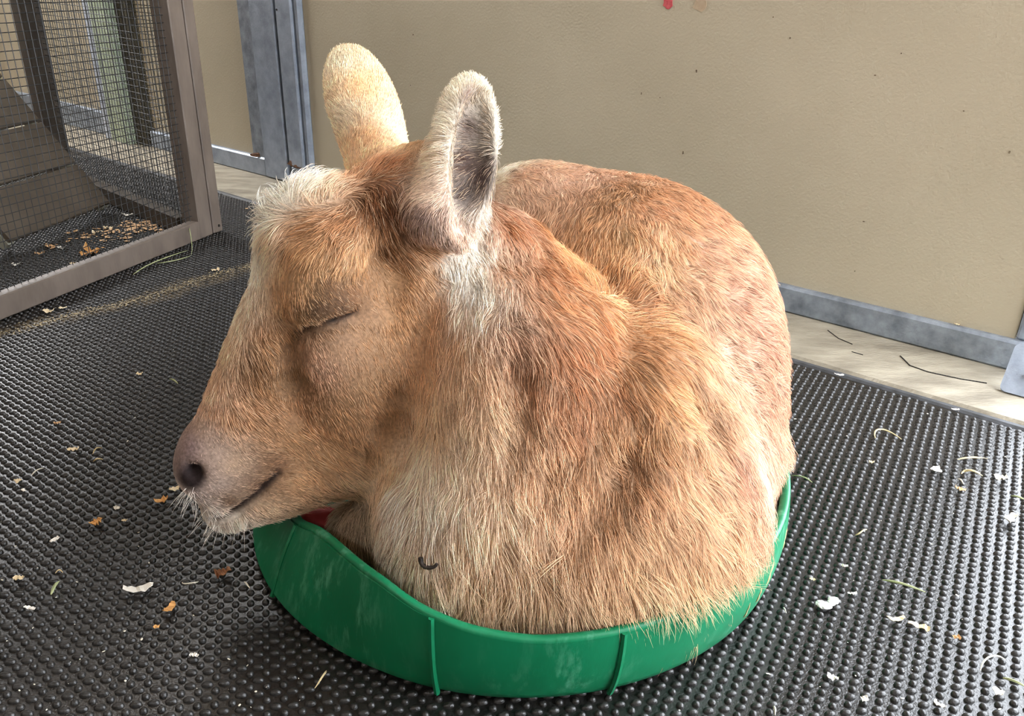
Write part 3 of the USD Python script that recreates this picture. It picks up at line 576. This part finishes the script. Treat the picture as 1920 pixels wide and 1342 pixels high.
# ---- fur
area = np.linalg.norm(np.cross(gv[gf[:, 1]] - gv[gf[:, 0]], gv[gf[:, 2]] - gv[gf[:, 0]]), axis=1) / 2
fc = gv[gf].mean(1); dens = 1 / np.clip(sl_[gf].mean(1) / 0.016, .2, 1.2) ** 1.25
fpj = proj(fc); facing = (gn[gf].mean(1) * (fc - C)).sum(1) / np.linalg.norm(fc - C, axis=1)
dens *= np.where(facing < 0.25, 1.0, 0.15)
dens *= np.where((fc[:, 2] < 0.05), 0.05, 1.0) * (bare[gf].mean(1) < 0.45)
pw = area * dens; pw /= pw.sum()
fi = rng.choice(len(gf), NHAIR, p=pw); ba = rng.dirichlet((1, 1, 1), NHAIR)
root = (gv[gf[fi]] * ba[..., None]).sum(1); rn = (gn[gf[fi]] * ba[..., None]).sum(1); rn /= np.linalg.norm(rn, axis=1, keepdims=True)
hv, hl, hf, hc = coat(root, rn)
nz = lambda s, seed: np.stack([meshkit.noise(root * s + 100 + 7 * k, seed + k) - .5 for k in range(3)], 1)
hl = hl * (0.65 + 0.6 * rng.random(NHAIR)) * (0.8 + 0.4 * meshkit.noise(root * 60 + 50, 9))
short = np.clip(hl / 0.014, 0.25, 1)
dirv = hv + (nz(70, 1) * 1.3 + nz(160, 5) * 0.9) * short[:, None] + rng.normal(0, .13, (NHAIR, 3))
dirv -= (dirv * rn).sum(1, keepdims=True) * rn; dirv /= np.linalg.norm(dirv, axis=1, keepdims=True) + 1e-9
lift = np.clip(hf + .12 * rng.normal(size=NHAIR), .08, 1.2)
t = np.array([0, .33, .68, 1.0])
lf = lift[:, None] * (1.25 - 0.75 * t[None])
off = dirv[:, None] * (t[None] * np.ones((NHAIR, 1)))[..., None] + rn[:, None] * (lf * t[None])[..., None]
off[..., 2] -= 0.10 * t[None] ** 2
pts = root[:, None] - rn[:, None] * 0.0008 + off * hl[:, None, None]
wid = (0.00025 + 0.00012 * rng.random(NHAIR))[:, None] * np.clip(hl / .01, .92, 1.15)[:, None] * np.array([1.0, .95, .75, .12])[None]
tone = (0.66 + 0.66 * rng.random(NHAIR)) * (0.72 + 0.56 * meshkit.noise(root * 130 + 30, 21))
pale = (rng.random(NHAIR) < 0.16)[:, None]
hc = np.clip(hc * tone[:, None] ** 1.0, 0, 1); dk = (meshkit.noise(root * 210 + 11, 33) > .66) & (rng.random(NHAIR) < .6) & (hc.mean(1) < .5); hc[dk] *= .5; hc = np.where(pale, hc * .5 + .5 * np.maximum(hc, lin((236, 206, 172))), hc)
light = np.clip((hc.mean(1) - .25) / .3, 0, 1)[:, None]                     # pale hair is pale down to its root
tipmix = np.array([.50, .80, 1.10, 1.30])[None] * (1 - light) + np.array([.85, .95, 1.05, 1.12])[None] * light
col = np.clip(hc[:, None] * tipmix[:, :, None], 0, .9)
def curves(path, pts, wid, col, material):
    n, k = pts.shape[:2]; use = np.ones((n, k), bool)
    if k == 4: use[np.linalg.norm(pts[:, 3] - pts[:, 0], axis=1) < 0.012, 1] = False      # short hairs need fewer points
    c = UsdGeom.BasisCurves.Define(stage, path)
    c.CreateTypeAttr('linear'); c.CreateCurveVertexCountsAttr(Vt.IntArray.FromNumpy(use.sum(1).astype(np.int32)))
    c.CreatePointsAttr(Vt.Vec3fArray.FromNumpy(pts[use].astype(np.float32)))
    c.CreateWidthsAttr(Vt.FloatArray.FromNumpy(wid[use].astype(np.float32))); c.SetWidthsInterpolation('vertex')
    UsdGeom.PrimvarsAPI(c).CreatePrimvar('coat_color', Sdf.ValueTypeNames.Color3fArray, 'vertex').Set(Vt.Vec3fArray.FromNumpy(col[use].astype(np.float32)))
    UsdShade.MaterialBindingAPI.Apply(c.GetPrim()).Bind(material); return c.GetPrim()
hair_mat = mat('goat_hair', {'a': ('attribute', {'attribute': 'coat_color'}), 'p': ('diffuse_bsdf', {})}, [('a.color', 'p.color')])
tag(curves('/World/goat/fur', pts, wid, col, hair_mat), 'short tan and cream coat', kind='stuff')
# ---- whiskers, lashes
def strands(px_list, n, length, spread, width, color, down, seed, bend=.3):
    g = np.random.default_rng(seed); P4 = []
    for k in range(n):
        x, y = px_list[g.integers(len(px_list))]; i = surf(x + g.normal(0, 8), y + g.normal(0, 6)); p, nn = gv[i], gn[i]
        d = unit(nn * 0.7 + (down[0] * R - down[1] * U) * 0.9 + g.normal(0, spread, 3)); L = length * (.6 + .7 * g.random()); b = np.array([0, 0, -1]) * bend
        P4.append([p, p + d * L * .35, p + d * L * .7 + b * L * .2, p + d * L + b * L * .45])
    P4 = np.array(P4); return P4, np.full((n, 4), width) * np.array([1, .9, .6, .15]), np.full((n, 4, 3), 1.0) * lin(color)
tag(curves('/World/goat/whiskers', *strands([(380, 985), (400, 992), (430, 995), (350, 960), (460, 985), (345, 930)], 46, .016, .3, .0002, (236, 226, 212), (-.2, .9), 4), hair_mat), 'pale chin whiskers', kind='stuff')
tag(curves('/World/goat/eyelashes', *strands([(560, 628), (580, 616), (610, 610), (640, 600)], 40, .008, .25, .00022, (70, 48, 34), (-.2, .9), 5), hair_mat), 'short dark eyelashes', kind='stuff')
# ------------------------------------------------------------------ things in the bowl and in the fur
red = noisy('red_rubber', (150, 34, 34), (186, 58, 54), 40, 0.55, 0.0006, 200)
tag(obj('red_toy', lump(P(606, 990, .762), 0.022, 11, (1.15, .9, .9)), red, smooth=60), 'red lump half hidden between the goat\'s chin and the bowl rim', 'toy')
twig_mat = noisy('dark_twig', (36, 30, 28), (58, 48, 44), 120, 0.6)
def on_goat(px, py, lift=0.004): i = surf(px, py); return gv[i] + gn[i] * lift
q = np.array([on_goat(*a, .007) for a in ((798, 1040), (800, 1052), (808, 1058), (818, 1057), (826, 1051))])
q = spline(q, 12)
tag(obj('curled_twig', tube(q, np.linspace(.0012, .0020, 12)[::-1], 8), twig_mat, smooth=60), 'small dark curled twig caught in the pale chest fur', 'twig')

hay_mats = [noisy('hay_green', (138, 148, 104), (168, 172, 128), 60, 0.7), noisy('hay_straw', (190, 168, 122), (216, 198, 154), 60, 0.7), noisy('hay_white', (206, 200, 182), (232, 226, 210), 60, 0.7)]
shav_mats = [noisy('shaving_pale', (214, 192, 152), (236, 218, 184), 80, 0.75), noisy('shaving_tan', (190, 148, 104), (214, 176, 132), 80, 0.75), noisy('shaving_white', (222, 216, 204), (240, 236, 226), 80, 0.75), noisy('shaving_brown', (128, 82, 52), (160, 110, 74), 80, 0.8), noisy('shaving_orange', (196, 140, 76), (222, 172, 108), 80, 0.75)]
SG = 3.6e-3                                                  # debris lies on top of the studs
def stem(pixels, w, z=SG, arch=0.002, n=14):
    p = np.array([PF(x, y, z) for x, y in pixels]); p = spline(p, n) if len(p) > 2 else np.linspace(p[0], p[1], n)
    t = np.linspace(0, 1, n); p[:, 2] = z + w * .6 + arch * np.sin(np.pi * t)
    return tube(p, w * np.clip(np.sin(np.pi * (0.12 + .8 * t)) * 1.2, .35, 1), 5)
def shaving(px, py, L, wd, ang, seed, curl=0.5, z=SG):
    """a thin curled wood shaving: a ragged strip with thickness, bent up at its ends"""
    g = np.random.default_rng(seed); n = 9; t = np.linspace(-1, 1, n); hw = wd / 2 * (0.55 + .45 * np.cos(t * 1.3)) * (.7 + .6 * g.random(n)); bend = g.normal(0, .25)
    top = []
    for k in range(n):
        for sgn in (-1, 1): top.append([t[k] * L / 2, sgn * hw[k] + bend * L * .3 * (t[k] ** 2 - .4), curl * L * .22 * t[k] ** 2 + sgn * g.normal(0, .12) * wd])
    top = np.array(top); top[:, 2] -= top[:, 2].min() - 0.0006; v = np.vstack([top, top - [0, 0, 0.0005]]); f, o = [], 2 * n
    for k in range(n - 1):
        a, b, c, d = 2 * k, 2 * k + 1, 2 * k + 3, 2 * k + 2
        f += [[a, d, b], [b, d, c], [a + o, b + o, d + o], [b + o, c + o, d + o], [a, a + o, d], [d, a + o, d + o], [b, c, b + o], [c, c + o, b + o]]
    f += [[0, 1, o], [1, 1 + o, o], [2 * n - 2, 2 * n - 2 + o, 2 * n - 1], [2 * n - 1, 2 * n - 2 + o, 2 * n - 1 + o]]
    c, s = math.cos(ang), math.sin(ang); v = v @ np.array([[c, s, 0], [-s, c, 0], [0, 0, 1]]) + PF(px, py, z)
    m = trimesh.Trimesh(v, f, process=False)
    if m.volume < 0: m.invert()
    return m
def scale_at(px, py): return np.linalg.norm(PF(px, py) - C) / FPX    # metres per pixel across the view
# kind, pixel(s), width px or (length px, width px, angle), material, label
STEMS = [
 ([(341, 412), (352, 436), (361, 464), (359, 478)], .0011, 0, .030, 'bent green hay stem leaning on the cage corner post', ),
 ([(295, 494), (330, 490), (357, 480)], .0010, 0, .002, 'green hay stem lying beside the cage bottom rail'),
 ([(250, 515), (290, 494), (352, 470)], .0012, 0, .002, 'dull green hay stem tucked along the foot of the cage rail'),
 ([(318, 711), (334, 720)], .0011, 0, .002, 'short green hay stem on the mat left of the goat\'s nose bridge'),
 ([(174, 852), (182, 845), (192, 841)], .0008, 1, .003, 'curved straw-coloured hay stem, upper one near the left mat middle'),
 ([(175, 866), (184, 865), (193, 862)], .0010, 1, .003, 'straight straw-coloured hay stem below the curved one'),
 ([(59, 892), (70, 885), (82, 878)], .0008, 2, .002, 'whitish hay stem on the mat at the far left'),
 ([(96, 1116), (104, 1103), (111, 1091)], .0014, 0, .002, 'flat olive green hay stem on the lower left mat'),
 ([(342, 1092), (350, 1099), (366, 1097), (372, 1090)], .0007, 2, .003, 'hooked pale hay stem left of the green bowl'),
 ([(104, 1075), (112, 1072), (118, 1074)], .0006, 1, .002, 'small pinkish hay stem above the olive green one'),
 ([(458, 1091), (463, 1098), (469, 1104)], .0007, 2, .002, 'tiny pale blue-white hay stem touching the shade left of the bowl'),
 ([(612, 1258), (606, 1275), (590, 1291)], .0008, 1, .004, 'thin straw-coloured hay stem just below the bowl\'s front left'),
 ([(1641, 822), (1642, 812), (1660, 812), (1690, 824)], .0011, 1, .004, 'folded straw stem on the mat near the curb'),
 ([(1795, 862), (1820, 861), (1851, 860)], .0011, 1, .002, 'straight straw stem on the right mat'),
 ([(1802, 889), (1815, 885), (1838, 888)], .0013, 1, .002, 'upper of two crossed straw stems at the right'),
 ([(1806, 886), (1820, 890), (1842, 893)], .0013, 1, .005, 'lower of two crossed straw stems at the right'),
 ([(1796, 898), (1801, 903), (1806, 908)], .0008, 2, .002, 'short white hay stem beside the crossed straws'),
 ([(1484, 892), (1505, 899), (1523, 905)], .0008, 0, .003, 'dull green hay stem right of the bowl'),
 ([(1603, 1004), (1612, 1004), (1620, 999), (1625, 994)], .0009, 1, .004, 'S-shaped pale hay stem on the right mat'),
 ([(1468, 1140), (1470, 1145), (1474, 1150)], .0007, 2, .002, 'tiny white hay stem right of the bowl\'s front'),
 ([(1654, 1088), (1690, 1100), (1735, 1111)], .0012, 0, .003, 'long grey-green hay stem on the shiny right mat'),
 ([(1838, 1258), (1848, 1242), (1868, 1238), (1885, 1238)], .0008, 2, .005, 'arched white hay stem at the lower right'),
 ([(1880, 1272), (1900, 1281), (1922, 1288)], .0012, 0, .002, 'pale green hay stem at the lower right edge'),
 ([(1450, 1325), (1452, 1333), (1453, 1342)], .0009, 2, .002, 'white hay stem at the bottom edge right of the bowl'),
 ([(1895, 930), (1908, 935), (1922, 938)], .0011, 0, .002, 'green hay stem at the right picture edge'),
 ([(664, 952), (690, 975), (706, 1000)], .0008, 1, .010, None),
]
for pixels, w, mi, arch, label in [s for s in STEMS if s[4]]:
    tag(obj('hay_stem', stem(pixels, w, arch=arch), hay_mats[mi], smooth=60), label, 'hay')
for dx, label in ((0, 'long pale hay stem caught between the chin and the folded leg'), (-12, 'shorter pale hay stem beside the folded leg in the bowl')):
    q = np.array([P(660 + dx, 950, .745), P(684 + dx, 972, .735), P(704 + dx, 998 - abs(dx), .725)])
    tag(obj('hay_stem', tube(spline(q, 10), .0007, 5), hay_mats[1], smooth=60), label, 'hay')
SHAV = [  # px, py, length px, width px, angle deg, material, curl, label
 (138, 844, 17, 8, 10, 0, .5, 'angular cream wood shaving left of the paired hay stems'),
 (34, 903, 12, 8, 20, 0, .6, 'yellowish wood shaving near the left picture edge'),
 (45, 920, 11, 4, -40, 2, .4, 'small white wood shaving below the yellowish one'),
 (108, 794, 11, 5, 20, 1, .5, 'small tan wood shaving high on the left mat'),
 (181, 981, 20, 12, 70, 4, .7, 'chunky orange-cream wood shaving on the left mat'),
 (303, 940, 22, 11, 35, 4, .8, 'curled yellow wood shaving below the goat\'s nose'),
 (328, 918, 18, 8, 40, 0, .6, 'yellow wood shaving touching the goat\'s nose tip'),
 (220, 954, 11, 6, -20, 2, .4, 'small white wood shaving between nose and orange shaving'),
 (234, 977, 9, 5, 10, 0, .4, 'tiny cream wood shaving right of the orange one'),
 (102, 1014, 15, 6, 65, 2, .5, 'thin white wood shaving on the lower left mat'),
 (36, 1085, 15, 9, 0, 0, .6, 'cream wood shaving near the left edge, lower mat'),
 (260, 1106, 46, 13, 14, 2, .35, 'long white blade-shaped wood shaving on the left mat'),
 (418, 1077, 26, 18, 30, 3, 1.0, 'crumpled brown leaf-like shaving left of the bowl'),
 (319, 1141, 24, 11, 78, 4, .3, 'two-pronged tan wood shaving on the lower left mat'),
 (294, 1176, 9, 6, 0, 4, .5, 'tiny orange wood shaving below the two-pronged one'),
 (365, 1229, 15, 6, -10, 2, .5, 'small white wood shaving near the bowl\'s lower left'),
 (57, 1141, 20, 5, -15, 2, .3, 'thin pale blue-white shaving at the left'),
 (92, 585, 16, 9, 10, 0, .6, 'yellow wood shaving below the cage rail'),
 (118, 578, 12, 6, 15, 0, .6, 'smaller yellow wood shaving right beside it below the cage rail'),
 (404, 507, 14, 8, 20, 0, .6, 'cream wood shaving on the dark mat before the goat\'s forehead'),
 (262, 702, 10, 6, 0, 0, .5, 'small cream wood shaving on the mid left mat'),
 (1755, 883, 14, 13, 80, 2, .3, 'white triangular wood chip on the right mat'),
 (1800, 918, 16, 7, -35, 1, .5, 'pinkish tan wood shaving under the crossed straws'),
 (1876, 898, 20, 11, -20, 2, .8, 'white curled wood shaving near the right edge'),
 (1893, 975, 26, 11, 35, 2, .5, 'flat white wood shaving at the right edge'),
 (1583, 1062, 11, 6, -15, 2, .4, 'small white wood chip on the right mat'),
 (1523, 1087, 10, 5, -20, 0, .4, 'small cream wood chip right of the bowl'),
 (1598, 1113, 16, 4, 5, 2, .4, 'thin white wood shaving above the white fluff'),
 (1680, 1161, 30, 7, 8, 0, .5, 'bent cream wood shaving on the right mat'),
 (1722, 1176, 32, 9, -28, 0, .4, 'curved cream wood shaving right below the bent one'),
 (1561, 1271, 18, 9, -25, 2, .4, 'white oval wood chip at the lower right'),
 (1620, 1312, 12, 8, 10, 2, .4, 'white wood chip at the bottom right'),
 (1761, 1322, 18, 7, -50, 2, .4, 'white wood shaving at the bottom far right'),
 (1870, 1298, 16, 9, -45, 2, .5, 'greyish white shaving at the lower right corner'),
 (1793, 1196, 12, 8, 0, 1, .5, 'pale pink wood chip on the shiny mat'),
 (1634, 867, 9, 5, -20, 0, .4, 'tiny cream wood chip on the mat right of the goat'),
 (1210, 1269, 9, 7, 20, 0, .5, 'tiny cream wood chip against the bowl\'s front right'),
 (1573, 703, 16, 4, -20, 2, .3, 'thin white shaving at the mat edge by the curb'),
 (1791, 768, 12, 5, -10, 2, .3, 'small white shaving on the mat edge farther right'),
]
for i, (px, py, L, wd, a, mi, curl, label) in enumerate(SHAV):
    k = scale_at(px, py); tag(obj('wood_shaving', shaving(px, py, L * k, max(wd, 4) * k * 1.15, math.radians(a), 300 + i, curl), shav_mats[mi], smooth=40), label, 'wood shaving')
for px, py, label in ((1786, 620, 'cream wood shaving resting on top of the wall rail'),):
    p = WP((PF(px, py, .05) - W0) @ WU, -.012, .0482); k = 1.2 / FPX
    m = shaving(960, 900, 24 * k, 7 * k, .5, 77, .5); m.apply_translation(p - PF(960, 900, SG) + [0, 0, .0003]); tag(obj('wood_shaving', m, shav_mats[0], smooth=40), label, 'wood shaving')
fl = [lump(PF(1550 + dx, 1130 + dy, .0045), .0022 + .0008 * (k % 3), 40 + k, (1.4, 1.1, .6)) for k, (dx, dy) in enumerate([(-14, 2), (-8, 5), (-2, 5), (4, 3), (9, 0), (13, -5), (10, -7), (-11, 0)])]
tag(obj('fluff', manifold3d.Manifold.batch_boolean([manifold3d.Manifold(manifold3d.Mesh(m.vertices.astype(np.float32), m.faces.astype(np.uint32))) for m in fl], manifold3d.OpType.Add), noisy('white_fluff', (214, 212, 208), (236, 234, 230), 200, 0.95), smooth=60), 'small clump of white fluff on the right mat', 'fluff')
leaf = shaving(180, 473, 34 * scale_at(180, 473), 22 * scale_at(180, 473), .15, 55, 1.1)
tag(obj('dry_leaf', leaf, noisy('orange_leaf', (196, 142, 78), (222, 172, 106), 60, 0.7), smooth=40), 'folded orange dry leaf inside the cage by its front rail', 'leaf')
for px, py, L, wd, a, mi, label in ((161, 478, 20, 9, 10, 4, 'small orange wood shaving beside the orange leaf'), (183, 438, 16, 9, 15, 0, 'cream wood shaving inside the cage near the ramp foot'), (205, 428, 18, 8, 10, 0, 'second cream wood shaving right of the ramp foot'),
        (240, 404, 18, 6, 0, 2, 'white wood shaving under the cage side rail'), (97, 463, 18, 9, 10, 1, 'pinkish wood shaving at the ramp\'s lower edge'), (116, 466, 14, 6, -5, 2, 'white wood shaving at the ramp\'s lower edge'), (75, 477, 14, 7, 20, 1, 'tan wood shaving before the ramp'),
        (30, 497, 11, 8, 0, 2, 'white wood chip by the ramp\'s left corner'), (137, 496, 9, 6, 0, 0, 'small cream wood chip behind the front rail')):
    k = scale_at(px, py); tag(obj('wood_shaving', shaving(px, py, L * k, wd * k * 1.3, math.radians(a), 500 + int(px), .7), shav_mats[mi], smooth=40), label, 'wood shaving')
g = np.random.default_rng(12)
def crumbs(n, centre, sx, sy, rmin, rmax, seed, ang=0.0):
    g = np.random.default_rng(seed); ms = []
    for k in range(n):
        x, y = g.normal(0, 1, 2) * (sx, sy); c = centre + np.array([x * math.cos(ang) - y * math.sin(ang), x * math.sin(ang) + y * math.cos(ang), 0])
        if abs((c - K) @ FNN + .012) < .02 and n > 100: continue
        r = rmin + (rmax - rmin) * g.random() ** 2
        m = trimesh.creation.icosphere(0); m.vertices *= r * np.array([1 + g.random(), .6 + .5 * g.random(), .25]); m.apply_transform(trimesh.transformations.rotation_matrix(g.random() * 6.28, [0, 0, 1])); m.apply_translation([c[0], c[1], .0034 + r * .2]); ms.append(m)
    return cat(ms)
tag(obj('bedding_litter', crumbs(230, PF(268, 428), .075, .032, .0015, .0065, 5, .9), shav_mats[1], smooth=False), 'loose litter of wood shavings inside the cage corner', 'litter', kind='stuff')
a, b = PF(-20, 640), PF(470, 503)
ms = []
for k, tt in enumerate(np.linspace(0, 1, 22)): ms.append(crumbs(40, a + (b - a) * tt + np.array([0, .012 * math.sin(9 * tt), 0]), .02, .008, .0005, .0016, 60 + k, math.atan2((b - a)[1], (b - a)[0])))
tag(obj('sand_trail', cat(ms), noisy('sand', (150, 134, 104), (186, 170, 134), 90, 0.9), smooth=False), 'streak of sandy dust across the dark mat by the cage', 'sand', kind='stuff')
ms = []
for k in range(260):
    px, py = (g.uniform(0, 1920), g.uniform(560, 1342)); p = PF(px, py)
    if np.hypot(*(p - BC)[:2]) < .29 or (p - W0) @ WN < .18: continue
    ms.append(crumbs(1, p, .001, .001, .0004, .0012, 900 + k))
tag(obj('mat_crumbs', cat(ms), hay_mats[2], smooth=False), 'fine pale crumbs scattered over the rubber mat', 'crumbs', kind='stuff')
